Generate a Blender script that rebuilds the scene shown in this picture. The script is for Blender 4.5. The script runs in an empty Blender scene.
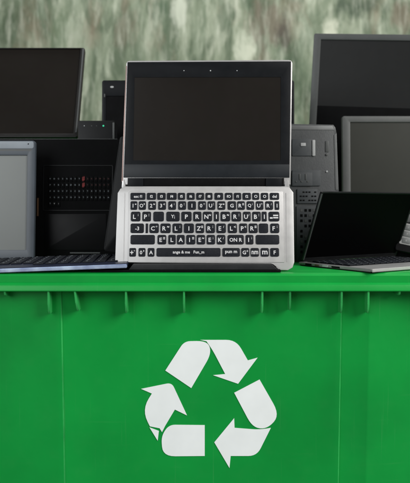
import bpy, bmesh, math, random
from mathutils import Vector, Matrix
random.seed(7)
R = math.radians
scene = bpy.context.scene
COL = scene.collection

# ------------------------------------------------------------------ camera geometry
D = 1.30            # camera to bin front
S = 0.00185         # metres per photo pixel on the bin front
HZ = 205.0          # eye level in the photo
TOP = 1.0           # top of the bin lid
ZC = TOP + (273 - HZ) * S
CAM = Vector((0, -D, ZC))

def P(px, py, Y):
    k = S * (D + Y) / D
    return Vector(((px - 205) * k, Y, ZC - (py - HZ) * k))

class Frame:
    """a plane in space: o origin, x to the right, z up along it, y into it (back)"""
    def __init__(s, o, lean=0, yaw=0, roll=0):
        m = Matrix.Rotation(R(yaw), 4, 'Z') @ Matrix.Rotation(-R(lean), 4, 'X') @ Matrix.Rotation(R(roll), 4, 'Y')
        s.m = Matrix.Translation(o) @ m
        s.inv = s.m.inverted()
    def uv(s, px, py):
        d = P(px, py, 0) - CAM
        a = s.inv @ CAM
        b = s.inv.to_3x3() @ d
        t = -a.y / b.y
        q = a + b * t
        return (q.x, q.z)
    def poly(s, pts):
        return [s.uv(*p) for p in pts]
    def sub(s, x=0, y=0, z=0, lean=0, yaw=0, roll=0):
        f = Frame(Vector((x, y, z)), lean, yaw, roll)
        f.m = s.m @ f.m
        f.inv = f.m.inverted()
        return f
    @staticmethod
    def edge(bl, tl):
        """frame whose left edge runs from bl to tl, bottom edge level"""
        u = (tl - bl).normalized()
        h = Vector((u.x, u.y, 0))
        yaw = math.atan2(-u.x, u.y) if abs(u.y) > 1e-6 else 0
        if yaw > math.pi/2: yaw -= math.pi
        if yaw < -math.pi/2: yaw += math.pi
        r = Vector((math.cos(yaw), math.sin(yaw), 0))
        b = u.cross(r)
        f = Frame(bl)
        f.m = Matrix(((r.x, b.x, u.x, bl.x), (r.y, b.y, u.y, bl.y), (r.z, b.z, u.z, bl.z), (0, 0, 0, 1)))
        f.inv = f.m.inverted()
        return f

# ------------------------------------------------------------------ materials
def lin(r, g, b):
    f = lambda c: (c/255/12.92) if c/255 <= .04045 else ((c/255+.055)/1.055)**2.4
    return (f(r), f(g), f(b), 1)

def mat(name, col, rough=.5, metal=0, var=.12, scale=30, bump=.0, bscale=400, spec=.5, stretch=(1, 1, 1), coat=0, dust=0.0):
    m = bpy.data.materials.new(name); m.use_nodes = True
    nt = m.node_tree; N = nt.nodes; L = nt.links
    p = N['Principled BSDF']
    tc = N.new('ShaderNodeTexCoord'); mp = N.new('ShaderNodeMapping'); mp.inputs['Scale'].default_value = stretch
    L.new(tc.outputs['Object'], mp.inputs['Vector'])
    n = N.new('ShaderNodeTexNoise'); n.inputs['Scale'].default_value = scale; n.inputs['Detail'].default_value = 6
    L.new(mp.outputs[0], n.inputs['Vector'])
    r = N.new('ShaderNodeValToRGB')
    r.color_ramp.elements[0].position = .3; r.color_ramp.elements[1].position = .7
    r.color_ramp.elements[0].color = tuple(c*(1-var) for c in col[:3]) + (1,)
    r.color_ramp.elements[1].color = tuple(min(1, c*(1+var)) for c in col[:3]) + (1,)
    L.new(n.outputs['Fac'], r.inputs['Fac'])
    base = r.outputs[0]
    if dust:
        n2 = N.new('ShaderNodeTexNoise'); n2.inputs['Scale'].default_value = scale*7; n2.inputs['Detail'].default_value = 8
        L.new(tc.outputs['Object'], n2.inputs['Vector'])
        mr0 = N.new('ShaderNodeMapRange'); mr0.inputs[1].default_value = .5; mr0.inputs[2].default_value = .85
        mr0.inputs[4].default_value = dust
        L.new(n2.outputs['Fac'], mr0.inputs[0])
        mx = N.new('ShaderNodeMix'); mx.data_type = 'RGBA'
        L.new(mr0.outputs[0], mx.inputs[0]); L.new(base, mx.inputs[6]); mx.inputs[7].default_value = (.35, .34, .32, 1)
        base = mx.outputs[2]
    L.new(base, p.inputs['Base Color'])
    mr = N.new('ShaderNodeMapRange'); mr.inputs[3].default_value = max(.02, rough-.07); mr.inputs[4].default_value = min(1, rough+.07)
    L.new(n.outputs['Fac'], mr.inputs[0]); L.new(mr.outputs[0], p.inputs['Roughness'])
    p.inputs['Metallic'].default_value = metal
    p.inputs['Specular IOR Level'].default_value = spec
    p.inputs['Coat Weight'].default_value = coat
    if bump:
        b = N.new('ShaderNodeBump'); b.inputs['Strength'].default_value = bump; b.inputs['Distance'].default_value = .001
        n3 = N.new('ShaderNodeTexNoise'); n3.inputs['Scale'].default_value = bscale; n3.inputs['Detail'].default_value = 4
        L.new(tc.outputs['Object'], n3.inputs['Vector'])
        L.new(n3.outputs['Fac'], b.inputs['Height']); L.new(b.outputs[0], p.inputs['Normal'])
    return m

M = {}
M['bin'] = mat('green_plastic', (.002, .275, .040, 1), .42, var=.10, scale=5, bump=.25, bscale=60, spec=.25, dust=.012)
M['lid'] = mat('green_lid_plastic', (.004, .315, .045, 1), .38, var=.08, scale=8, bump=.15, bscale=90, spec=.3, dust=.012)
M['bin_highlight'] = mat('highlight_green', (.030, .36, .085, 1), .40, var=.35, scale=14, spec=.4)  # paler green, paints light caught on creases and ribs
M['decal'] = mat('white_print', (.86, .90, .89, 1), .5, var=.03, scale=20)
M['silver'] = mat('brushed_silver', (.48, .473, .465, 1), .36, metal=.3, var=.05, scale=60, bump=.08, bscale=900)
M['silver_edge'] = mat('silver_edge', (.55, .54, .53, 1), .35, metal=.6, var=.05)
M['rose_edge'] = mat('rose_edge', (.42, .30, .27, 1), .35, metal=.6, var=.08)
M['key'] = mat('key_black', (.0065, .008, .012, 1), .5, var=.15, scale=80, dust=.04, spec=.2)
M['legend'] = mat('key_print', (.60, .60, .60, 1), .6, var=.05)
M['legend_dim'] = mat('key_print_dim', (.24, .27, .29, 1), .6, var=.1)
M['legend_red'] = mat('key_print_red', (.30, .02, .02, 1), .6, var=.2)
M['legend_dark_red'] = mat('key_print_dark_red', (.06, .008, .007, 1), .6, var=.2)
M['bezel'] = mat('bezel_blue_black', (.0035, .0044, .0058, 1), .42, var=.15, scale=40, dust=.006, spec=.18)
M['hinge_cover'] = mat('hinge_cover_slate', (.008, .0105, .0135, 1), .40, var=.12, dust=.008, spec=.3)
M['black'] = mat('matt_black_plastic', (.0020, .0021, .0024, 1), .6, var=.4, scale=40, bump=.1, dust=.008, spec=.09)
M['black2'] = mat('satin_black_plastic', (.0045, .005, .0055, 1), .42, var=.3, scale=30, dust=.012, spec=.22)
M['black3'] = mat('charcoal_plastic', (.014, .015, .016, 1), .45, var=.2, scale=30, dust=.02, spec=.3)
M['screen'] = mat('screen_brown_black', (.0095, .0074, .0056, 1), .30, var=.08, scale=6, spec=.25, dust=.004)
M['screen_black'] = mat('screen_black', (.0008, .0008, .0009, 1), .45, var=.1, scale=5, spec=.04)
M['screen_grey'] = mat('screen_grey', (.0105, .011, .011, 1), .4, var=.12, scale=4, spec=.3, dust=.008)
M['screen_olive'] = mat('screen_olive', (.025, .026, .021, 1), .4, var=.06, scale=4, spec=.3, dust=.008)
M['screen_pale'] = mat('screen_pale_matt', (.15, .162, .155, 1), .35, var=.12, scale=5, spec=.5)
M['frame_grey'] = mat('frame_grey', (.068, .073, .072, 1), .45, var=.08, scale=20, dust=.04)
M['frame_midgrey'] = mat('frame_midgrey', (.078, .082, .080, 1), .45, var=.08, scale=20, dust=.04)
M['frame_blue'] = mat('frame_blue_grey', (.060, .073, .088, 1), .38, var=.1, scale=20)
M['case_grey'] = mat('case_dark_grey', (.050, .054, .056, 1), .5, var=.15, scale=25, bump=.25, bscale=300, dust=.06)
M['case_panel'] = mat('case_panel_grey', (.036, .042, .046, 1), .5, var=.15, scale=25, dust=.05)
M['case_edge'] = mat('case_edge_grey', (.16, .165, .165, 1), .4, var=.1, metal=.3)
M['white_part'] = mat('white_plastic', (.38, .39, .39, 1), .4, var=.05)
M['led_green'] = mat('led_green', (.02, .55, .28, 1), .3, var=.05)
M['led_white'] = mat('led_white', (.45, .47, .47, 1), .3, var=.05)
M['frame_light'] = mat('base_grey', (.22, .22, .215, 1), .45, var=.1, scale=30)
M['navy'] = mat('navy_keyboard', (.010, .014, .035, 1), .35, var=.2, scale=20)
M['blue_edge'] = mat('blue_edge_metal', (.46, .55, .97, 1), .25, var=.5, scale=22, metal=.35)
M['bezel_brown'] = mat('bezel_brown_black', (.012, .011, .010, 1), .5, var=.1, spec=.3, dust=.02)
M['highlight_pale'] = mat('highlight_pale_blue_grey', (.24, .27, .30, 1), .35, var=.1)  # paler tone, paints the lit top bezel of the left display
M['touchpad'] = mat('touchpad_black', (.0035, .0035, .004, 1), .4, var=.1, spec=.15)
M['brown'] = mat('brown_connector', (.10, .055, .03, 1), .4, var=.2)
M['ground'] = mat('concrete_ground', (.17, .165, .155, 1), .85, var=.2, scale=6, bump=.4, bscale=80)
# lit LED emits a little
p = M['led_green'].node_tree.nodes['Principled BSDF']
p.inputs['Emission Color'].default_value = (.05, .9, .45, 1); p.inputs['Emission Strength'].default_value = .35

def scuff(m):
    nt = m.node_tree; N = nt.nodes; L = nt.links; p = N['Principled BSDF']
    src = p.inputs['Base Color'].links[0].from_socket
    tc = N.new('ShaderNodeTexCoord'); out = src
    for st, th, k, col in (((1, 1, 26), .72, .05, (.16, .42, .20, 1)), ((30, 1, .7), .70, .10, (.14, .40, .18, 1)), ((1, 1, .5), .60, .16, (.004, .15, .03, 1))):
        mp = N.new('ShaderNodeMapping'); mp.inputs['Scale'].default_value = st; mp.inputs['Rotation'].default_value = (0, R(4), 0)
        n = N.new('ShaderNodeTexNoise'); n.inputs['Scale'].default_value = 7; n.inputs['Detail'].default_value = 9
        L.new(tc.outputs['Object'], mp.inputs[0]); L.new(mp.outputs[0], n.inputs['Vector'])
        mr = N.new('ShaderNodeMapRange'); mr.inputs[1].default_value = th-.06; mr.inputs[2].default_value = th+.06; mr.inputs[4].default_value = k
        L.new(n.outputs['Fac'], mr.inputs[0])
        x = N.new('ShaderNodeMix'); x.data_type = 'RGBA'; L.new(mr.outputs[0], x.inputs[0]); L.new(out, x.inputs[6]); x.inputs[7].default_value = col
        out = x.outputs[2]
    L.new(out, p.inputs['Base Color'])
    b = N.new('ShaderNodeBump'); b.inputs['Strength'].default_value = .35; b.inputs['Distance'].default_value = .012
    n = N.new('ShaderNodeTexNoise'); n.inputs['Scale'].default_value = 5; n.inputs['Detail'].default_value = 2
    L.new(tc.outputs['Object'], n.inputs['Vector']); L.new(n.outputs['Fac'], b.inputs['Height'])
    old = p.inputs['Normal'].links[0].from_socket; ob = old.node
    L.new(b.outputs[0], ob.inputs['Normal'])
scuff(M['bin']); scuff(M['lid'])

def wall_material():
    m = bpy.data.materials.new('mossy_peeling_plaster'); m.use_nodes = True
    nt = m.node_tree; N = nt.nodes; L = nt.links; p = N['Principled BSDF']
    tc = N.new('ShaderNodeTexCoord')
    def noise(sc, st, det=8, loc=(0, 0, 0), dist=0, rough=.6):
        mp = N.new('ShaderNodeMapping'); mp.inputs['Scale'].default_value = st; mp.inputs['Location'].default_value = loc
        n = N.new('ShaderNodeTexNoise'); n.inputs['Scale'].default_value = sc; n.inputs['Detail'].default_value = det
        n.inputs['Distortion'].default_value = dist; n.inputs['Roughness'].default_value = rough
        L.new(tc.outputs['Object'], mp.inputs[0]); L.new(mp.outputs[0], n.inputs['Vector']); return n.outputs['Fac']
    def ramp(f, *els):
        r = N.new('ShaderNodeValToRGB'); e = r.color_ramp.elements
        while len(e) < len(els): e.new(.5)
        for q, (pos, c) in zip(e, els): q.position = pos; q.color = c
        L.new(f, r.inputs[0]); return r.outputs[0]
    def mix(f, a, b):
        x = N.new('ShaderNodeMix'); x.data_type = 'RGBA'
        L.new(f, x.inputs[0]); L.new(a, x.inputs[6])
        if isinstance(b, tuple): x.inputs[7].default_value = b
        else: L.new(b, x.inputs[7])
        return x.outputs[2]
    g = lambda v: (v, v, v, 1)
    base = ramp(noise(3.4, (1.5, 1, .62), 9, (3, 0, 1), .6, .62),
                (.30, lin(62, 78, 58)), (.43, lin(100, 114, 92)), (.54, lin(132, 142, 120)), (.68, lin(178, 182, 164)))
    drips = ramp(noise(9, (1.9, 1, .45), 8, (0, 0, 4), .5, .62), (.50, g(0)), (.68, g(.6)))
    c = mix(drips, base, lin(176, 184, 164))
    dk = ramp(noise(7, (1.7, 1, .5), 8, (7, 2, 0), .8, .6), (.49, g(0)), (.60, g(.75)))
    c = mix(dk, c, lin(72, 88, 66))
    dk2 = ramp(noise(26, (1.6, 1, .32), 8, (2, 5, 9), .4, .65), (.50, g(0)), (.66, g(.5)))
    c = mix(dk2, c, lin(84, 96, 74))
    br = ramp(noise(4.2, (1.3, 1, .6), 7, (11.3, 0, 2.2), .5), (.52, g(0)), (.66, g(.6)))
    c = mix(br, c, lin(124, 108, 90))
    def stain(c, x, z, rx, rz, col, k):
        mp = N.new('ShaderNodeMapping'); mp.inputs['Location'].default_value = (-x/rx, 0, -z/rz); mp.inputs['Scale'].default_value = (1/rx, 0, 1/rz)
        L.new(tc.outputs['Object'], mp.inputs[0])
        ln = N.new('ShaderNodeVectorMath'); ln.operation = 'LENGTH'; L.new(mp.outputs[0], ln.inputs[0])
        a = N.new('ShaderNodeMath'); a.operation = 'MULTIPLY_ADD'; L.new(noise(16, (1.4, 1, .7), 7, (x*7, 0, z*3)), a.inputs[0]); a.inputs[1].default_value = 2.6; a.inputs[2].default_value = -1.3
        b_ = N.new('ShaderNodeMath'); b_.operation = 'ADD'; L.new(a.outputs[0], b_.inputs[0]); L.new(ln.outputs['Value'], b_.inputs[1])
        return mix(ramp(b_.outputs[0], (.35, g(k)), (.95, g(0))), c, col)
    q = lambda px, py: (P(px, py, 1.75).x, P(px, py, 1.75).z)
    for px, py, rx, rz, col, k in ((268, 22, .10, .16, lin(106, 95, 82), .7), (285, 35, .05, .10, lin(72, 66, 58), .8), (360, 6, .14, .07, lin(58, 72, 56), .8), (125, 28, .06, .12, lin(110, 102, 86), .5),
                                   (8, 25, .07, .2, lin(66, 80, 58), .7), (60, 30, .05, .14, lin(84, 104, 76), .6), (160, 14, .05, .10, lin(70, 92, 70), .6), (225, 15, .05, .12, lin(70, 88, 66), .6), (402, 14, .06, .12, lin(112, 98, 84), .6), (180, 12, .05, .10, lin(200, 204, 188), .55), (330, 40, .04, .14, lin(208, 210, 190), .7), (245, 50, .05, .12, lin(206, 210, 190), .7)):
        x, z = q(px, py); c = stain(c, x, z, rx, rz, col, k)
    sp = ramp(noise(22, (1.8, 1, .3), 9, (1, 2, 3), .3, .65), (.50, g(0)), (.72, g(.45)))
    c = mix(sp, c, lin(205, 208, 190))
    L.new(c, p.inputs['Base Color']); p.inputs['Roughness'].default_value = .85
    b = N.new('ShaderNodeBump'); b.inputs['Strength'].default_value = .6; b.inputs['Distance'].default_value = .01
    L.new(noise(14, (1.5, 1, .7), 9), b.inputs['Height']); L.new(b.outputs[0], p.inputs['Normal'])
    return m
M['wall'] = wall_material()

# ------------------------------------------------------------------ mesh helpers
def rect(x0, z0, x1, z1, r=0, n=4):
    if x0 > x1: x0, x1 = x1, x0
    if z0 > z1: z0, z1 = z1, z0
    r = min(r, (x1-x0)/2*.98, (z1-z0)/2*.98)
    if r <= 0: return [(x0, z0), (x1, z0), (x1, z1), (x0, z1)]
    out = []
    for cx, cz, a0 in ((x1-r, z0+r, -90), (x1-r, z1-r, 0), (x0+r, z1-r, 90), (x0+r, z0+r, 180)):
        for i in range(n+1):
            a = R(a0 + 90*i/n); out.append((cx + r*math.cos(a), cz + r*math.sin(a)))
    return out

def slab(bm, poly, y0, y1, bev=0, mi=0):
    """prism over an outline in x-z from y0 (front) to y1 (back), front and back rims bevelled"""
    n = len(poly)
    area = sum(poly[i][0]*poly[(i+1) % n][1] - poly[(i+1) % n][0]*poly[i][1] for i in range(n))
    if area < 0: poly = poly[::-1]
    f = [bm.verts.new((x, y0, z)) for x, z in poly]
    b = [bm.verts.new((x, y1, z)) for x, z in poly]
    faces = [bm.faces.new(f), bm.faces.new(b[::-1])]
    for i in range(n):
        faces.append(bm.faces.new((f[i], b[i], b[(i+1) % n], f[(i+1) % n])))
    for q in faces: q.material_index = mi
    if bev:
        es = list(faces[0].edges) + list(faces[1].edges)
        bmesh.ops.bevel(bm, geom=es, offset=bev, segments=2, profile=.6, affect='EDGES', material=mi)

def ring(bm, outer, inner, y0, y1, mi=0, bev=0):
    """frame between two outlines of equal point count"""
    n = len(outer)
    fo = [bm.verts.new((x, y0, z)) for x, z in outer]; fi = [bm.verts.new((x, y0, z)) for x, z in inner]
    bo = [bm.verts.new((x, y1, z)) for x, z in outer]; bi = [bm.verts.new((x, y1, z)) for x, z in inner]
    fs = []
    for i in range(n):
        j = (i+1) % n
        fs.append(bm.faces.new((fo[i], fo[j], fi[j], fi[i])))
        fs.append(bm.faces.new((bo[j], bo[i], bi[i], bi[j])))
        fs.append(bm.faces.new((fo[j], fo[i], bo[i], bo[j])))
        fs.append(bm.faces.new((fi[i], fi[j], bi[j], bi[i])))
    for q in fs: q.material_index = mi
    if bev:
        es = [e for i in range(n) for e in (bm.edges.get((fo[i], fo[(i+1) % n])), bm.edges.get((fi[i], fi[(i+1) % n])))]
        bmesh.ops.bevel(bm, geom=es, offset=bev, segments=2, profile=.6, affect='EDGES', material=mi)

def disc(cx, cz, r, n=16):
    return [(cx + r*math.cos(2*math.pi*i/n), cz + r*math.sin(2*math.pi*i/n)) for i in range(n)]

WM = {}
def finish(name, bm, mats, parent=None, m=None, smooth=True):
    bmesh.ops.recalc_face_normals(bm, faces=bm.faces)
    me = bpy.data.meshes.new(name); bm.to_mesh(me); bm.free()
    for x in (mats if isinstance(mats, (list, tuple)) else [mats]): me.materials.append(x)
    if smooth:
        me.shade_smooth(); me.set_sharp_from_angle(angle=R(32))
    return link(name, me, parent, m)

def link(name, me, parent=None, m=None):
    o = bpy.data.objects.new(name, me); COL.objects.link(o)
    m = m if m is not None else Matrix.Identity(4)
    WM[o] = m
    if parent is not None:
        o.parent = parent; o.matrix_basis = WM[parent].inverted() @ m
    else: o.matrix_basis = m
    return o

def thing(name, label, cat, m, group=None):
    o = link(name, None, None, m); o.empty_display_size = .05
    o['label'] = label; o['category'] = cat
    if group: o['group'] = group
    return o

def part(name, parent, fr, mats, *shapes, label=None):
    """shapes: (outline, y0, y1[, bevel[, material index]]) in the frame"""
    bm = bmesh.new()
    for s in shapes:
        slab(bm, s[0], s[1], s[2], s[3] if len(s) > 3 else 0, s[4] if len(s) > 4 else 0)
    o = finish(name, bm, mats, parent, fr.m)
    if label: o['label'] = label
    return o

_glyph = {}
def glyph(bm, text, cx, cz, h, y, maxw, mi=1, t=.00012):
    """flat raised lettering centred on (cx, cz), as part of bm"""
    if text not in _glyph:
        cu = bpy.data.curves.new('lettering', 'FONT'); cu.body = text; cu.size = 1; cu.offset = .022; cu.resolution_u = 2
        ob = bpy.data.objects.new('lettering', cu); COL.objects.link(ob)
        bpy.context.view_layer.update()
        me = bpy.data.meshes.new_from_object(ob.evaluated_get(bpy.context.evaluated_depsgraph_get()))
        vs = [(v.co.x, v.co.y) for v in me.vertices]; fs = [tuple(q.vertices) for q in me.polygons]
        bpy.data.objects.remove(ob); bpy.data.curves.remove(cu); bpy.data.meshes.remove(me)
        _glyph[text] = (vs, fs)
    vs, fs = _glyph[text]
    if not vs: return
    x0 = min(v[0] for v in vs); x1 = max(v[0] for v in vs); z0 = min(v[1] for v in vs); z1 = max(v[1] for v in vs)
    k = h/max(z1-z0, .25)
    kx = min(k*1.0, maxw/max(x1-x0, .01))
    nv = [bm.verts.new((cx + (v[0]-(x0+x1)/2)*kx, y-t, cz + (v[1]-(z0+z1)/2)*k)) for v in vs]
    for q in fs:
        try: f = bm.faces.new([nv[i] for i in q]); f.material_index = mi
        except ValueError: pass

# ------------------------------------------------------------------ setting
bm = bmesh.new()
v = [bm.verts.new(q) for q in ((-30, -30, 0), (30, -30, 0), (30, 30, 0), (-30, 30, 0))]; bm.faces.new(v)
g = finish('ground', bm, M['ground']); g['kind'] = 'structure'

bm = bmesh.new(); slab(bm, rect(-3.5, 0, 3.5, 3.2), 0, .2, .01)
w = finish('plaster_wall', bm, M['wall'], None, Matrix.Translation((0, 1.75, 0)))
w['label'] = 'weathered green plaster wall with peeling paint behind the bin'; w['category'] = 'wall'

# ------------------------------------------------------------------ the bin
binT = thing('recycling_bin', 'large green plastic bin with white recycling arrows on its front', 'recycling bin', Matrix.Translation((0, .45, 0)))
BY = .028                                   # front panel behind the rim
SL = .035                                   # front leans in towards the foot
zr = lambda py: ZC - (py-HZ)*S
z_lip = zr(291.6)
def bx(px, Y=BY): return (px-205)*S*(D+Y)/D
plan = [(-.70, BY+.10), (-.62, BY-.004), (bx(54), BY-.0035), (bx(60.3), BY-.0045), (bx(60.7), BY-.0043), (bx(61.7), BY-.0004), (bx(62.1), BY), (bx(336), BY), (bx(340.9), BY-.0018), (bx(341.4), BY-.0016),
        (bx(342.5), BY+.0024), (bx(343.2), BY+.0028), (bx(368.5), BY-.0050), (bx(370), BY-.0052), (bx(371.2), BY-.0046), (.60, BY+.050), (.66, BY+.12), (.66, .86), (.60, .90), (-.60, .90), (-.66, .86)]
bm = bmesh.new()
levels = [z_lip+.02, z_lip-.03, .85, .78, .70, .60, .5, .35, .2, .06, .0]
rows = []
for z in levels:
    t = (levels[0]-z)
    row = []
    for x, y in plan:
        fx = x*(1-.042*t)
        fy = y + SL*t if y < .4 else y - SL*t
        row.append(bm.verts.new((fx, fy-.45, z)))
    rows.append(row)
n = len(plan)
for a, b in zip(rows, rows[1:]):
    for i in range(n): bm.faces.new((a[i], a[(i+1) % n], b[(i+1) % n], b[i]))
bm.faces.new(rows[-1])
finish('body', bm, M['bin'], binT, Matrix.Translation((0, .45, 0)))

def crease_highlight(pa, pb, ya, yb):  # added strip along a crease, its highlight put into the paler colour
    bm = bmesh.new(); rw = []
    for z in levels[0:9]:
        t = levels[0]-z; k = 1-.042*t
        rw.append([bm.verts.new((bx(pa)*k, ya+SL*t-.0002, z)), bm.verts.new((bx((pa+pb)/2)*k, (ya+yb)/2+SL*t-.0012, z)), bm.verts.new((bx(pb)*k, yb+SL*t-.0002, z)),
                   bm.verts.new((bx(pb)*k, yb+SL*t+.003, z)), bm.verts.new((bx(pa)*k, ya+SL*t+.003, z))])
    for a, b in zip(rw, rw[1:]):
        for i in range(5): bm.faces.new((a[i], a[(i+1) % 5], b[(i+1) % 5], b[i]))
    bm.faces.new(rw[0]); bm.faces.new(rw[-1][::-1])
    finish('crease_highlight', bm, M['bin_highlight'], binT)
crease_highlight(60.5, 61.7, BY-.0042, BY-.0006)
crease_highlight(341.2, 342.6, BY-.0016, BY+.0022)

def sweep(bm, prof, x0, x1, ends=True):
    a = [bm.verts.new((x0, y, z)) for y, z in prof]; b = [bm.verts.new((x1, y, z)) for y, z in prof]
    m_ = len(prof)
    for i in range(m_): bm.faces.new((a[i], a[(i+1) % m_], b[(i+1) % m_], b[i]))
    bm.faces.new(a[::-1]); bm.faces.new(b)
# rim: hollow lip running round the mouth (front strip slightly uneven from moulding)
bm = bmesh.new()
sweep(bm, [(.0008, z_lip), (-.0012, z_lip+.0006), (-.0020, z_lip+.002), (-.0008, zr(285.8)), (.0002, zr(284.9)), (.0048, zr(282.9)), (.0070, zr(282.2)), (.05, zr(282.2)), (.05, z_lip+.004), (.006, z_lip+.003)], -.74, .74)
sweep(bm, [(.86, z_lip), (.94, z_lip), (.94, zr(282)), (.86, zr(282))], -.74, .74)
for s in (-1, 1):
    v0, v1 = sorted((s*.66, s*.74)); 
    f = rect(v0, z_lip, v1, zr(282)); slab(bm, f, .051, .859)
finish('rim', bm, M['lid'], binT)
# lid
bm = bmesh.new()
sweep(bm, [(.0075, zr(283.0)), (.0052, zr(282.6)), (.0042, zr(276)), (.0062, zr(274.3)), (.0105, zr(273.3)), (.017, TOP), (.93, TOP), (.945, TOP-.01), (.945, zr(283.0))], -.745, .745)
finish('lid', bm, M['lid'], binT)

# gussets under the rim
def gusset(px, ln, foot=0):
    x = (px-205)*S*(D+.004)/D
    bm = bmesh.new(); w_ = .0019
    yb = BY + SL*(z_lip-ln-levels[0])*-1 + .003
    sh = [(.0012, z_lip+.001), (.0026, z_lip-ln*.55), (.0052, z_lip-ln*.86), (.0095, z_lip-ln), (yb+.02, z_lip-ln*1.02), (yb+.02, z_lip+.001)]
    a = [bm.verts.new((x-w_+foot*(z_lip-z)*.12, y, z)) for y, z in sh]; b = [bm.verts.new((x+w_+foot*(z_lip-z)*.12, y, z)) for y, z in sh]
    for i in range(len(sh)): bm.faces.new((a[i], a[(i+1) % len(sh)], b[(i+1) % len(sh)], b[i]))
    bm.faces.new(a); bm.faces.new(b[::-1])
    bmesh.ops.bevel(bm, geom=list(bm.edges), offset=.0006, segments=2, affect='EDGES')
    finish('rib', bm, M['bin_highlight'], binT)  # rib in the paler green, so its lit look is in the colour
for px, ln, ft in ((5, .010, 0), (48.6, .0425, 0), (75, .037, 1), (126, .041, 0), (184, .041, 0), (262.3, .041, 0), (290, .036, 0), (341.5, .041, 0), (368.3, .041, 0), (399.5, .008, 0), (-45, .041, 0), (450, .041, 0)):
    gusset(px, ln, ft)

# recycling arrows (white print), traced outline laid on the sloping front panel
t0 = .22
fd = Frame(Vector((0, BY + SL*(levels[0]-.75) - .0009, .75)), lean=-math.degrees(math.atan(SL)))
cr = lambda pts: [(130+a/2.5625, 330+b/2.5625) for a, b in pts]
def smooth_poly(pts, r):
    """round the corners flagged with a third value"""
    out = []; n_ = len(pts)
    for i, q in enumerate(pts):
        if len(q) == 2: out.append(q); continue
        a, b = Vector(pts[i-1][:2]), Vector(pts[(i+1) % n_][:2]); c = Vector(q[:2])
        d = q[2]
        la = (a-c).length*(.48 if len(pts[i-1]) > 2 else .98); lb = (b-c).length*(.48 if len(pts[(i+1) % n_]) > 2 else .98)
        p0 = c + (a-c).normalized()*min(d, la); p1 = c + (b-c).normalized()*min(d, lb)
        for k in range(7):
            t = k/6; out.append(tuple((1-t)**2*p0 + 2*t*(1-t)*c + t*t*p1))
    return out
arrows = [
    [(90.5, 104), (139, 29, 16), (199, 28, 42), (209, 60, 26), (157, 149)],
    [(180, 25.5), (272, 25.5, 26), (302, 78), (327, 71), (277, 138), (213, 116), (244, 113), (212, 52, 16), (196, 29)],
    [(267, 161), (332, 127), (384, 218, 34), (352, 254, 26), (314, 250, 28)],
    [(216, 288), (267, 226), (268, 251), (333, 256, 20), (361, 251), (325, 323, 22), (258, 323), (255, 354)],
    [(191.5, 244), (191.5, 323), (84, 324, 32), (80, 272, 18), (100, 243, 16)],
    [(28.5, 151), (107, 135, 14), (146, 219), (115, 204), (90, 246), (82, 262), (76, 252), (51, 247), (30, 205, 34), (56, 163)],
    [(50, 250), (61, 254), (74, 259), (71, 284)],
]
bm = bmesh.new()
for a in arrows:
    pl = fd.poly(cr(smooth_poly(a, 0)))
    slab(bm, pl, 0, .0008)
finish('recycling_symbol', bm, M['decal'], binT, fd.m, smooth=False)['label'] = 'white three arrow recycling symbol'

# ------------------------------------------------------------------ generic keyboard
def key_mesh(w_, h_, t, text, gh, mk, ml, dy=0, dx=0, small=''):
    bm = bmesh.new()
    slab(bm, rect(-w_/2, -h_/2, w_/2, h_/2, min(w_, h_)*.16, 2), -t, .0004, min(.0005, h_*.12))
    if text: glyph(bm, text, dx, dy, gh, -t, w_*(.78 if not small else .5))
    if small: glyph(bm, small, w_*.26, h_*.14, gh*.5, -t, w_*.22)
    bmesh.ops.recalc_face_normals(bm, faces=[f for f in bm.faces if f.material_index == 0])
    me = bpy.data.meshes.new('key'); bm.to_mesh(me); bm.free()
    me.materials.append(mk); me.materials.append(ml); me.shade_smooth(); me.set_sharp_from_angle(angle=R(35))
    return me

# ------------------------------------------------------------------ closed black notebook under the centre laptop
zb = TOP
fS = Frame(Vector((0, .012, TOP)))
S_ = thing('closed_laptop', 'thin closed black laptop lying flat under the silver keyboard laptop', 'laptop', fS.m, 'scrapped laptops and monitors')
a0 = bx(90, .012); a1 = bx(281, .012); b0 = bx(133, .012); b1 = bx(272, .012); b2 = bx(277.5, .012); b00 = bx(128.5, .012)
part('base', S_, fS, M['black'], (rect(a0, .0003, a1, .0046, .001), 0, .19, .0008))
part('lid', S_, fS, M['black3'], ([(b00, .0050), (b2, .0050), (b1, .0150), (b0, .0150)], -.001, .18, .0012))

# ------------------------------------------------------------------ centre laptop
fB = Frame(Vector((0, .030, TOP+.0052)), lean=12.5)
laptop = thing('open_laptop', 'silver laptop opened flat and stood upright, black keys with white letters below a dark screen', 'laptop', fB.m, 'scrapped laptops and monitors')
U = fB.uv
bl = U(115.2, 262.5); 
# deck outline
deck = fB.poly([(115.0, 262.3), (117.6, 193), (120.3, 188.6), (126, 186.2), (285, 186.2), (289.5, 187.3), (293.4, 192.5), (294.4, 262), (292.6, 267.5), (288, 270.2), (279, 270), (276, 267.2), (273.6, 263.6), (271, 262.6), (140, 262.6)])
deck_up = fB.poly([(128.2, 262.4), (129.2, 192), (131, 190.6), (281, 190.6), (283.0, 192), (284.2, 262.4)])
low = fB.poly([(117, 262.2), (119, 190), (291, 190), (292, 262.2)])
part('base', laptop, fB, [M['silver'], M['black3']], (deck, 0, .007, .0014), (low, .0075, .016, .001, 1))
part('keyboard_surround', laptop, fB, M['silver'], (deck_up, -.0013, .0008, .0007))
part('base_edge', laptop, fB, M['silver_edge'], (fB.poly([(285.4, 193), (286.4, 193), (287.4, 262), (286.3, 262)]), -.0003, .0005))
part('base_edge', laptop, fB, M['silver_edge'], (fB.poly([(124.6, 193), (125.4, 193), (124.2, 261), (123.3, 261)]), -.0003, .0005))
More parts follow.
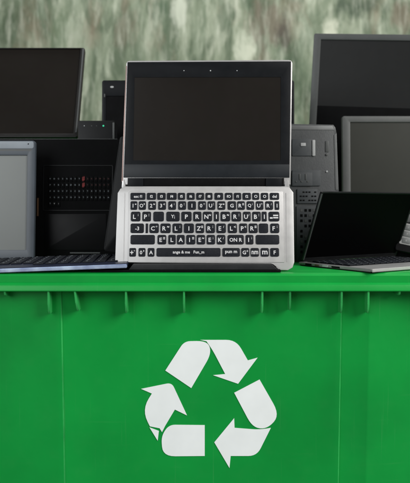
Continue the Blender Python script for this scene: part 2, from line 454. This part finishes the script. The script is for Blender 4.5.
rowsK = [
 ((193.2, 199.8), [(130.7,145.4,'esc f1'),(147,156,'f2'),(157.4,165.6,'f3'),(167,176.6,'f4'),(178,185,'f5'),(187,194.6,'f6'),(196.4,204,'f7'),(205.6,212.4,'f8'),(214.6,223,'f9'),(225,232.4,'fO'),(234,241,'f1'),(242.7,250.7,'f2'),(252.4,259,'O'),(261,268,'O'),(270,278.8,'del')]),
 ((201.6, 209.8), [(130.7,137.3,'1'),(138.9,146,'O'),(148.4,156,'2'),(158.3,166,'3'),(168.4,176,'4'),(178.3,186,'0'),(188,195.9,'I'),(198.3,205.9,'0'),(207.8,215.2,'U'),(217.6,225.2,'Z'),(227.8,235.9,'G'),(237.4,244.7,'R'),(246.8,253.9,'Q'),(256,263.2,'U'),(265.4,272.8,'R'),(274.9,278.9,'I')]),
 ((212, 221.4), [(131,140.5,'L'),(142.4,151,'P'),(153.4,163.9,''),(166.4,179.6,'Y;'),(181.4,191.5,'P'),(193.3,201.3,'R'),(203,212,'N'),(214,218.8,'I'),(220.7,230,'B'),(231.7,241,'R'),(243.2,250.5,'U'),(252.4,260.5,'B'),(262,266.4,'I'),(268.8,279,'-=')]),
 ((223.8, 233.1), [(130.7,143.9,'-3'),(145.8,148,''),(149.5,158.8,'C'),(160.5,170.6,'R'),(172.6,182.2,'L'),(184,193.8,'I'),(195.8,204,'Z'),(206,214.8,'R'),(216.5,225.7,'E'),(228,236.8,'L'),(239.4,247,'P'),(248.9,257.4,'R'),(259,267.9,''),(270.5,278.9,'F')]),
 ((235.2, 244.4), [(130.7,154.8,''),(157.6,166.2,'E'),(168.4,175.6,'L'),(177,184.6,'A'),(186.3,195.2,'I'),(196.8,205,'E'),(206.8,214.9,'E'),(216.9,225.2,'K'),(227.8,243.6,'ON R'),(245.8,253.2,'I'),(255.9,278.9,'')]),
 ((248.3, 256.6), [(129.5,136,'+'),(138.6,145.4,'0'),(147.8,154.4,'A'),(156.6,220.4,'ange & me   Fun_m'),(222.5,239.7,'pun m'),(241.4,249,'G'),(250.8,258.7,'nm'),(260.9,268.6,'m'),(270.4,278.7,'F')])]
for (y0, y1), ks in rowsK:
    for x0, x1, tx in ks:
        A = U(x0, y1); B = U(x1, y0); cx, cz = (A[0]+B[0])/2, (A[1]+B[1])/2; w_, h_ = B[0]-A[0], B[1]-A[1]
        gh = h_*(.46 if len(tx) < 2 else (.46 if len(tx) > 9 else .42))
        second = (len(tx) == 1 and w_ > .010 and (x0*7+y0*3) % 3 > .8)
        me = key_mesh(w_+.0006, h_+.0006, .0012, tx, gh, M['key'], M['legend'], dy=-h_*.03, dx=-w_*.13 if second else 0, small=random.choice(';:,/+-~^*=<') if second else '')
        f = fB.sub(cx, -.0014, cz)
        link('key', me, laptop, f.m)
# side ports + hinge caps
hp = fB.uv(205, 186.2)
fL = Frame(fB.m @ Vector((0, .004, hp[1]-.0005)), lean=6)
V = fL.uv
lid_o = fL.poly([(122.2, 184.5), (126.3, 63.5), (127.3, 61.4), (129.5, 60.6), (288.6, 59.8), (291.2, 60.6), (292.3, 62.8), (290.6, 184.5)])
c_ = V(206.5, 120)
lid_i = [(x + (.0022 if x < c_[0] else -.0022), z + (-.0022 if z > c_[1] else .0)) for x, z in lid_o]
part('lid', laptop, fL, [M['silver_edge'], M['black3']], (lid_o, .0, .0045, .001), ([(x*.995, z*.995+.0006) for x, z in lid_o], .0048, .0068, .0008, 1))
scr_o = rect(*V(134, 160.5), *V(281.5, 77.5))
scr_o = fL.poly([(133.2, 160.5), (134.6, 77.5), (280.8, 77.2), (280.6, 160.5)])
bo = fL.poly([(123.6, 177.6), (127.6, 62.2), (291.0, 61.4), (289.4, 177.6)])
bm = bmesh.new(); ring(bm, bo, scr_o, -.0012, .0008, bev=.0004)
bez = finish('bezel', bm, M['bezel'], laptop, fL.m)
for px in (184, 210.5, 237):
    bm = bmesh.new(); x, z = V(px, 70.8); slab(bm, disc(x, z, .0013 if px == 210.5 else .0010), -.0015, -.001)
    finish('camera_dot', bm, M['led_white'], bez, fL.m)
part('screen', laptop, fL, M['screen'], (scr_o, -.0004, .0012))
part('chin', laptop, fL, M['hinge_cover'], (fL.poly([(124, 177.4), (124.4, 164.5), (289.4, 164.5), (289.2, 177.4)]), -.0017, -.0011, .0002))
# red-ish side trim on left edge of the lid
part('side_trim', laptop, fL, M['rose_edge'], (fL.poly([(121.6, 182), (125.9, 66), (126.9, 66), (122.9, 182)]), -.0008, .004, .0004))
hb = fL.sub()
part('hinge_bar', laptop, fL, M['black'], (fL.poly([(127.5, 186), (127.7, 178), (284, 178), (284, 186)]), -.0022, .006, .0015))
for x0, x1 in ((128, 143.6), (265.6, 281.6)):
    part('hinge', laptop, fL, M['bezel'], (fL.poly([(x0, 186.6), (x0+.2, 178.4), (x1, 178.4), (x1, 186.6)]), -.0046, -.0018, .0010))
for x0, x1 in ((121.6, 126.0), (284.6, 289.8)):
    part('hinge_pin', laptop, fL, M['silver_edge'], (fL.poly([(x0, 188), (x0+.6, 181), (x1-1.6, 179.4), (x1, 188)]), -.0016, .004, .0010))

# ------------------------------------------------------------------ thin keyboard with blue edge, right end propped on the closed laptop
x_r = bx(126.5, .0); roll = -2.15
fK = Frame(Vector((x_r, .001, TOP+.0092)))
fK.m = Matrix.Translation((x_r, .001, TOP+.0092)) @ Matrix.Rotation(R(roll), 4, 'Y') @ Matrix.Rotation(R(3.2), 4, 'X')
fK.inv = fK.m.inverted()
K = thing('flat_keyboard', 'thin dark keyboard with shiny blue front edge, lying flat across the front left', 'keyboard', fK.m, 'loose keyboards')
def flat(bm, x0, y0, x1, y1, z0, z1, bev=.0005, mi=0):
    vs = [bm.verts.new(q) for q in ((x0,y0,z0),(x1,y0,z0),(x1,y1,z0),(x0,y1,z0),(x0,y0,z1),(x1,y0,z1),(x1,y1,z1),(x0,y1,z1))]
    fs = [bm.faces.new([vs[i] for i in q]) for q in ((3,2,1,0),(4,5,6,7),(0,1,5,4),(1,2,6,5),(2,3,7,6),(3,0,4,7))]
    for f in fs: f.material_index = mi
    if bev: bmesh.ops.bevel(bm, geom=list({e for f in fs for e in f.edges}), offset=bev, segments=2, affect='EDGES', material=mi)
bm = bmesh.new(); flat(bm, -.40, .004, 0, .150, .0012, .0082, .001); finish('tray', bm, M['navy'], K, fK.m)
bm = bmesh.new(); flat(bm, -.402, 0, .001, .0036, 0, .0072, .0012); finish('front_edge', bm, M['blue_edge'], K, fK.m)
for r_ in range(6):
    for c in range(16):
        x0 = -.392 + c*.0235; y0 = .030 + r_*.0185
        if x0 > -.02: continue
        if r_ == 0 and 4 < c < 9: continue
        bm = bmesh.new(); slab(bm, rect(-.0098, -.0076, .0098, .0076, .0015, 2), -.0026, .0003, .0008)
        glyph(bm, random.choice('QWERTYUIOPASDFGHJKLZXCVBNM'), -.002, .001, .0060, -.0026, .01)
        f = Frame(Vector((0, 0, 0))); f.m = fK.m @ Matrix.Translation((x0+.0098, y0+.0076, .0084)) @ Matrix.Rotation(R(-90), 4, 'X')
        finish('key', bm, [M['key'], M['legend_dim']], K, f.m)

# ------------------------------------------------------------------ silver framed display at far left
fD = Frame(P(35, 205+68*D/(D+.165), .165) + Vector((0, 0, 0)), lean=3)
fD.m.translation.z = TOP+.001; fD.inv = fD.m.inverted()
Dt = thing('monitor', 'small blue grey framed display with a pale grey screen, far left behind the flat keyboard', 'monitor', fD.m, 'scrapped laptops and monitors')
tr = fD.uv(35.2, 140.5)
xr = .0; zt = tr[1]; W_ = .36
bm = bmesh.new()
sI = fD.uv(27.3, 155.2); sB = fD.uv(27.3, 250.0)
ring(bm, rect(-W_, 0, tr[0], zt, .006), rect(-W_+.018, sB[1], sI[0], sI[1], .0006), 0, .012, bev=.0016)
fr_ = finish('frame', bm, M['frame_blue'], Dt, fD.m)
part('screen', Dt, fD, M['screen_pale'], (rect(-W_+.014, sB[1]-.004, sI[0]+.003, sI[1]+.003), .003, .011))
part('back_cover', Dt, fD, M['black3'], (rect(-W_+.002, .002, tr[0]-.002, zt-.002, .006), .0123, .020, .002))
gz0 = fD.uv(20, 151.0)[1]; gz1 = fD.uv(20, 149.0)[1]
part('top_groove', Dt, fD, M['frame_grey'], (rect(-W_+.01, gz0, tr[0]-.008, gz1), -.0002, .0008))
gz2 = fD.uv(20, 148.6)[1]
part('top_highlight', Dt, fD, M['highlight_pale'], (rect(-W_+.004, gz2, tr[0]-.003, zt-.002, .004), -.0011, .0008, .0008))  # added pale strip, brightness of the sloping top bezel as colour
x, z = fD.uv(28.5, 144); part('screw', Dt, fD, M['black'], (disc(x, z, .0013), -.0016, .0008))

# ------------------------------------------------------------------ black laptop standing upright, keyboard to the front (left)
fN = Frame(Vector((P(72, 205, .235).x, .235, TOP+.001)), lean=3)
Nn = thing('upright_laptop', 'black laptop standing upright with small white and red lettered keys, left of the silver laptop', 'laptop', fN.m, 'scrapped laptops and monitors')
tl = fN.uv(-18, 139); trr = fN.uv(119, 139)
part('base', Nn, fN, M['black'], (rect(tl[0], 0, trr[0], trr[1], .004), 0, .018, .0015))
part('edge_trim', Nn, fN, M['frame_grey'], (rect(tl[0]+.003, trr[1]-.0012, trr[0]-.004, trr[1]+.0006), .0005, .004, .0004))
a = fN.uv(44, 166); b = fN.uv(112, 210)
bm = bmesh.new(); ring(bm, rect(a[0]-.002, b[1]-.002, b[0]+.002, a[1]+.002, .003), rect(a[0], b[1], b[0], a[1], .002), -.0012, .001, bev=.0003)
finish('keyboard_frame', bm, M['black2'], Nn, fN.m)
for r_ in range(5):
    y0 = 176.6 + r_*6.2
    ncol = 15
    for c in range(ncol):
        x0 = 48.6 + c*4.15
        if r_ == 4 and c > 2: break
        A = fN.uv(x0, y0+5.4); B = fN.uv(x0+3.5, y0)
        red = c >= 8 and r_ < 2 and not (r_ == 1 and c == 8)
        bright = (c in (8,) and r_ < 2)
        ml = M['legend_red'] if bright else (M['legend_dark_red'] if (c > 8 and r_ < 2) else M['legend_dim'])
        if r_ == 4 and c in (1, 2): ml = M['legend']
        ch = '#' if bright else random.choice('QWERTYUIOPASDFGHJKLZXCVBNM')
        w_, h_ = B[0]-A[0], B[1]-A[1]
        me = key_mesh(w_, h_, .0012, ch, h_*(.9 if bright else .26), M['black'], ml, dy=h_*.1)
        link('key', me, Nn, fN.sub((A[0]+B[0])/2, -.0004, (A[1]+B[1])/2).m)
a = fN.uv(45, 214); b = fN.uv(106, 250)
part('touchpad', Nn, fN, M['touchpad'], (rect(a[0], b[1], b[0], a[1], .002), -.0008, .0005, .0004))
a = fN.uv(70, 252.3); b = fN.uv(100, 253.4)
part('latch', Nn, fN, M['frame_grey'], (rect(a[0], a[1], b[0], b[1]), -.001, .0005))
a = fN.uv(37.2, 198); b = fN.uv(38.6, 216)
part('port_strip', Nn, fN, M['brown'], (rect(a[0], a[1], b[0], b[1]), -.0012, .0005))

# leaning closed laptop between that one and the silver laptop
pb = P(103.5, 205+62*D/(D+.123), .123)
fG = Frame(Vector((pb.x, .123, TOP+.033)), roll=8.2)
G = thing('leaning_laptop', 'closed black laptop on its side, leaning right between upright black laptop and silver laptop', 'laptop', fG.m, 'scrapped laptops and monitors')
part('lid', G, fG, M['black2'], (rect(0, 0, .13, .235, .006), 0, .008, .0012))
part('base', G, fG, M['black'], (rect(.001, .001, .129, .234, .006), .0084, .020, .0012))
part('edge_strip', G, fG, M['black3'], (rect(.0, .01, .0016, .22), -.0006, .0005))

# ------------------------------------------------------------------ dock with status lights
fR = Frame(Vector((P(97, 205, .29).x, .29, TOP+.001)))
Rr = thing('network_box', 'upright black box with a row of status lights, one green, beside the top left monitor', 'router', fR.m)
a = fR.uv(78, 120.6); b = fR.uv(114.6, 120.6)
part('case', Rr, fR, M['black2'], (rect(a[0], 0, b[0], a[1], .003), 0, .05, .0015))
a2 = fR.uv(112.6, 122.5); b2_ = fR.uv(114.4, 137)
part('side_strip', Rr, fR, M['frame_grey'], (rect(a2[0], b2_[1]-.004, b2_[0], a2[1]), -.001, .0008, .0004))
for px, mt, rr in ((84.3, 'led_white', .0011), (91.6, 'frame_midgrey', .0010), (96.5, 'frame_grey', .0009), (103.4, 'led_green', .0019)):
    x, z = fR.uv(px, 125.8); part('status_light', Rr, fR, M[mt], (disc(x, z, rr), -.0008, .0005), label='green status light' if mt == 'led_green' else None)

# ------------------------------------------------------------------ wide black display behind the silver laptop
fC = Frame(Vector((P(198, 205, .37).x, .37, TOP+.001)), lean=1.5)
C = thing('black_monitor', 'slim black display standing upright directly behind the silver laptop, with a bright corner dot', 'monitor', fC.m, 'scrapped laptops and monitors')
a = fC.uv(102, 80.2); b = fC.uv(294.3, 81.2)
bm = bmesh.new(); si0 = fC.uv(106, 96)
ring(bm, rect(a[0], 0, b[0], a[1], .005), rect(si0[0], .03, b[0]-.008, si0[1], .001), 0, .010, bev=.0012)
finish('frame', bm, M['bezel'], C, fC.m)
part('screen', C, fC, M['black'], (rect(si0[0]-.004, .026, b[0]-.005, si0[1]+.004), .002, .009))
part('back_cover', C, fC, M['black'], (rect(a[0]+.003, .003, b[0]-.003, a[1]-.003, .005), .0104, .018, .0015))
x, z = fC.uv(112, 87); part('corner_light', C, fC, M['white_part'], (rect(x-.004, z-.0022, x+.004, z+.0022, .0022), -.0012, .0005, .0003))
x, z = fC.uv(104.6, 95.5); part('side_button', C, fC, M['frame_midgrey'], (rect(x-.0012, z-.004, x+.0012, z+.004, .001), -.0012, .0005, .0003))

# ------------------------------------------------------------------ monitors with stands
def monitor(name, label, fr, x0, x1, z0, z1, in_, mf, ms, depth=.022, inb=None, extra=None, zoff=0):
    """panel in frame fr (its own plane), standing on the lid by a column and foot behind it; in_ = (left, top, right, bottom) frame widths"""
    o = fr.m @ Vector(((x0+x1)/2, 0, z0))
    base = Matrix.Translation((o.x, o.y, TOP)) @ Matrix.Rotation(math.atan2(fr.m[1][0], fr.m[0][0]), 4, 'Z')
    T = thing(name, label, 'monitor', base, 'scrapped laptops and monitors')
    bm = bmesh.new()
    ring(bm, rect(x0, z0, x1, z1, .005), rect(x0+in_[0], z0+in_[3], x1-in_[2], z1-in_[1], .0008), 0, depth*.6, bev=.0022)
    finish('frame', bm, mf, T, fr.m)
    part('screen', T, fr, ms, (rect(x0+in_[0]-.003, z0+in_[3]-.003, x1-in_[2]+.003, z1-in_[1]+.003), .0035, depth*.5))
    part('back_cover', T, fr, M['black3'], (rect(x0+.004, z0+.004, x1-.004, z1-.004, .006), depth*.6+.0003, depth, .004))
    zz = z0 + (z1-z0)*.35
    cpt = fr.m @ Vector(((x0+x1)/2, depth, zz))
    loc = base.inverted() @ cpt
    fz = Frame(Vector((0, 0, 0))); fz.m = base; fz.inv = base.inverted()
    part('stand', T, fz, M['black3'], (rect(-.03, .012, .03, loc.z, .004), loc.y+.004, loc.y+.028, .003))
    part('stand_arm', T, fz, M['black3'], (rect(-.026, loc.z-.03, .026, loc.z-.002, .004), min(loc.y, loc.y-.012), loc.y+.0038, .001))
    bm = bmesh.new(); flat(bm, -.10, loc.y-.045, .10, loc.y+.085, .0005, .0118, .003); finish('foot', bm, M['black3'], T, base)
    return T

# top left: leans back
Yb = .34
rb = P(77.2, 137, Yb); 
lean = 24; 
# solve depth of the top so that the lean is right
hgt = None
Yt = Yb
for _ in range(30):
    rt = P(84.2, 47.5, Yt); Yt = Yb + (rt.z-rb.z)*math.tan(R(lean))
fA = Frame(rb, lean=lean)
q = fA.uv(84.2, 47.5)
print('A top', q, 'want x 0')
DM = monitor('desktop_monitor', 'wide flat monitor with dark brown screen tilted back, at upper left corner', fA, -.44, q[0]*.5+.001, 0, q[1], (.012, .003, .0105, .010), M['bezel_brown'], M['screen'], .020)

part('side_strip', DM, fA, M['frame_grey'], (rect(q[0]*.5-.0045, .012, q[0]*.5-.001, q[1]-.004), -.0012, .001, .0005))
# big right monitor
fF = Frame(P(308.6, 132, .52), lean=-4, yaw=-11, roll=3.3)
HF = fF.uv(315.3, 33.3)[1]
dz = .17
LM = monitor('large_monitor', 'large grey framed black monitor, tallest of all, rising at the right', fF, 0, .50, -dz, HF, (.0185, .0155, .0185, .02), M['frame_grey'], M['screen_grey'], .030)
z_ = fF.uv(350, 106.5)[1]
part('lower_bezel', LM, fF, M['black'], (rect(.0180, -dz+.019, .4820, z_), .0008, .0034, .0004))

# grey framed monitor in front
fH = Frame(P(342.6, 210, .40), lean=2)
q0 = fH.uv(342.4, 116.0)
monitor('grey_monitor', 'smaller light grey framed monitor with dark olive screen, right, before the large monitor', fH, q0[0], q0[0]+.36, -.03, q0[1], (.0190, .0150, .019, .02), M['frame_midgrey'], M['screen_olive'], .024)

# ------------------------------------------------------------------ upturned dark grey machine showing its underside
fE = Frame(Vector((P(316, 205, .25).x, .25, TOP+.001)), lean=2)
E = thing('laptop_underside', 'dark grey laptop on edge showing its underside with latches and vents', 'laptop', fE.m, 'scrapped laptops and monitors')
u = fE.uv
x0 = u(268, 123)[0]
case = [(x0, 0), (u(338.8, 200)[0], 0), u(338.6, 190), u(336.6, 133), u(335.6, 127.5), u(333.5, 124.6), (x0, u(333, 123.2)[1])]
part('casing', E, fE, M['case_grey'], (case, 0, .026, .003))
part('casing_edge', E, fE, M['case_edge'], (fE.poly([(335.4, 190), (334.0, 135), (336.4, 133), (338.4, 190)]), -.0012, .001, .0005), (fE.poly([(270, 129.5), (334.2, 130), (332.5, 126), (270, 125)]), -.0008, .001, .0003))
def er(a, b, c, d, y0, y1, bev=.0004, r=0):
    A = u(a, d); B = u(c, b); return (rect(A[0], A[1], B[0], B[1], r), y0, y1, bev)
part('battery_cover', E, fE, M['case_panel'], er(292, 139, 311.5, 156, -.0016, .0005, .0005, .002))
part('latch', E, fE, M['white_part'], er(312.2, 140, 315.0, 156, -.0030, .0005, .0006, .0014))
part('latch', E, fE, M['white_part'], er(300.6, 143, 305.6, 146.2, -.0030, .0005, .0005, .001))
part('slot_cover', E, fE, M['frame_grey'], er(325.4, 141, 328.6, 152, -.0014, .0005, .0004))
part('screw', E, fE, M['frame_midgrey'], (disc(*u(326.8, 154.5), .0028), -.0022, .0005, .0004))
part('screw', E, fE, M['white_part'], (disc(*u(326.8, 171.5), .0022), -.0020, .0005, .0004))
part('memory_cover', E, fE, M['case_panel'], er(292, 170, 320.4, 186, -.0022, .0005, .0006, .003), er(292, 172.5, 312, 186, -.0034, -.0023, .0004, .001))
for px in (296, 301.5, 307.5):
    part('rivet', E, fE, M['frame_midgrey'], (disc(*u(px, 181.5), .0016), -.0046, -.0034))
for px in (299, 305):
    part('clip', E, fE, M['frame_grey'], er(px, 174, px+1.2, 180, -.0044, -.0032, .0002))
part('card_cover', E, fE, M['case_panel'], er(297, 189, 317.2, 203.5, -.0028, .0005, .0006, .001))
for i in range(3):
    for j in range(6):
        if (i*7+j*3) % 4 == 0: continue
        part('vent', E, fE, M['black'], er(299.5+j*2.9, 191.5+i*4.1, 301.6+j*2.9, 192.9+i*4.1, -.0031, -.0022, 0))
part('lower_cover', E, fE, M['case_panel'], er(296.5, 206.2, 322, 262, -.0020, .0005, .0006, .001))
for i in range(9):
    for j in range(4):
        if random.random() < .25: continue
        part('vent', E, fE, M['black'] if (i+j) % 3 else M['frame_grey'], er(300.2+j*4.2, 209+i*5.2, 302.6+j*4.2, 211.6+i*5.2, -.0026, -.0015, 0))

# ------------------------------------------------------------------ half shut black laptop, front right
bH = P(303.0, 261.6, .155)
bH.z = TOP+.0085
yw = 34.0; hL = .1545
fl_n = Vector((math.sin(R(yw)), -math.cos(R(yw)), 0))     # way the screen faces
best = None
for k in range(200):                                       # lid angle that puts the corner where it is seen
    a_ = R(k*.3); t_ = bH + fl_n*(hL*math.sin(a_)) + Vector((0, 0, hL*math.cos(a_)))
    pp = 205 + t_.x/(S*(D+t_.y)/D)
    if best is None or abs(pp-322.4) < best[0]: best = (abs(pp-322.4), a_, t_, 205-(t_.z-ZC)/(S*(D+t_.y)/D))
a_ = best[1]; print('H lean', math.degrees(a_), 'top px', best)
base_m = Matrix.Translation((bH.x, bH.y, TOP+.0005)) @ Matrix.Rotation(R(yw), 4, 'Z')
H = thing('half_shut_laptop', 'half shut black laptop with grey base at the front right edge', 'laptop', base_m, 'scrapped laptops and monitors')
wH = .285
fHl = Frame(bH, lean=-math.degrees(a_), yaw=yw)
bm = bmesh.new(); ring(bm, rect(0, .0, wH, hL, .003), rect(.004, .008, wH-.004, hL-.003, .001), 0, .005, bev=.0008)
finish('lid', bm, M['black2'], H, fHl.m)
part('screen', H, fHl, M['screen_black'], (rect(.002, .006, wH-.002, hL-.001), .0012, .0045))
part('back_cover', H, fHl, M['black3'], (rect(.001, .0, wH-.001, hL-.001, .003), .0052, .0078, .0008))
part('side_trim', H, fHl, M['frame_grey'], (rect(-.0004, .004, .0012, hL-.004), -.0006, .003, .0003))
fHb = Frame(Vector((0, 0, 0))); fHb.m = base_m; fHb.inv = base_m.inverted()
bm = bmesh.new()
flat(bm, -.004, -.190, wH+.004, .010, .0016, .0070, .0012)
finish('base', bm, M['frame_light'], H, base_m)
bm = bmesh.new(); flat(bm, -.0035, -.1935, wH+.0035, -.1905, .0012, .0074, .0012)
finish('front_lip', bm, M['silver'], H, base_m)
bm = bmesh.new()
flat(bm, -.001, -.186, wH+.001, .008, 0, .0014, 0)
finish('underside', bm, M['black'], H, base_m)
bm = bmesh.new()
flat(bm, .006, -.125, wH-.006, -.006, .0068, .0080, .0003)
finish('keyboard_tray', bm, M['black2'], H, base_m)
for r_ in range(5):
    for c in range(14):
        bm = bmesh.new(); slab(bm, rect(-.0078, -.0095, .0078, .0095, .001, 2), -.0018, .0002, .0006)
        glyph(bm, random.choice('QWERTYUIOPASDFGHJKLZXCVBNM'), -.001, .001, .005, -.0018, .008)
        m_ = base_m @ Matrix.Translation((.0185 + c*.0173, -.114 + r_*.0218, .0082)) @ Matrix.Rotation(R(-90), 4, 'X')
        finish('key', bm, [M['key'], M['legend_dim']], H, m_)
def side_port(y0, y1, z0, z1, m):
    bm = bmesh.new(); flat(bm, -.0050, y0, -.003, y1, z0*.6+.0003, z1*.68, .0002); finish('port', bm, m, H, base_m)
side_port(-.030, -.012, .0032, .0085, M['black']); side_port(-.052, -.040, .0035, .0080, M['brown'])
side_port(-.078, -.062, .0030, .0088, M['white_part']); side_port(-.110, -.088, .0035, .0080, M['black'])

# ------------------------------------------------------------------ silver keyboard at the right edge behind it
fQ = Frame(P(398.6, 246, .30), lean=14, roll=12)
Q = thing('silver_keyboard', 'silver keyboard propped up at right edge behind the half shut black laptop', 'keyboard', fQ.m, 'loose keyboards')
zq = TOP+.002 - fQ.m.translation.z
part('base', Q, fQ, M['black'], (rect(-.006, -.010, .108, .060, .004), 0, .012, .001))
fZ = Frame(Vector((fQ.m.translation.x-.012, .322, TOP+.001)), lean=14)
part('easel', Q, fZ, M['black'], (rect(0, 0, .15, .062, .003), 0, .012, .001))
part('easel_foot', Q, fZ, M['black'], (rect(.02, 0, .13, .008, .002), .0125, .07, .001))
part('key_tray', Q, fQ, M['frame_light'], (rect(.0, .006, .104, .056, .002), -.0014, .0005, .0005))
for r_ in range(3):
    for c in range(4):
        me = key_mesh(.019, .0125, .0012, random.choice('QWERTYUIOP'), .004, M['frame_grey'], M['frame_light'])
        link('key', me, Q, fQ.sub(.015+c*.0235, -.0014, .0155+r_*.0155).m)

# ------------------------------------------------------------------ light
wld = bpy.data.worlds.new('World'); scene.world = wld; wld.use_nodes = True
bg = wld.node_tree.nodes['Background']; bg.inputs[0].default_value = (.93, .97, 1, 1); bg.inputs[1].default_value = .22
def area(name, loc, to, size, sy, power, col=(1, 1, 1)):
    l = bpy.data.lights.new(name, 'AREA'); l.shape = 'RECTANGLE'; l.size = size; l.size_y = sy; l.energy = power; l.color = col
    o = bpy.data.objects.new(name, l); COL.objects.link(o); o.location = loc
    o.rotation_euler = (Vector(to)-Vector(loc)).to_track_quat('-Z', 'Y').to_euler()
area('key_lamp', (2.3, -1.5, 2.5), (0, .1, .95), 1.7, 1.7, 108, (1, .98, .95))
area('fill_lamp', (-1.6, -2.2, 1.9), (0, .1, .8), 1.6, 1.6, 35, (.95, .98, 1))
area('wall_fill_lamp', (0, .9, 3.3), (0, 1.75, 1.5), 2.4, .5, 35)  # unseen lamp added to brighten the wall

# ------------------------------------------------------------------ camera
cd = bpy.data.cameras.new('camera'); co = bpy.data.objects.new('camera', cd); COL.objects.link(co)
co.location = CAM; co.rotation_euler = (R(90), 0, 0)
cd.sensor_fit = 'HORIZONTAL'; cd.sensor_width = 36; cd.lens = 36*(D/S)/410
cd.shift_y = -(241.5-HZ)/410
cd.clip_start = .01; cd.clip_end = 200
cd.dof.use_dof = True; cd.dof.focus_distance = D+.06; cd.dof.aperture_fstop = 5.6
scene.camera = co
scene.view_settings.view_transform = 'Standard'; scene.view_settings.look = 'None'
scene.view_settings.exposure = 0; scene.view_settings.gamma = 1
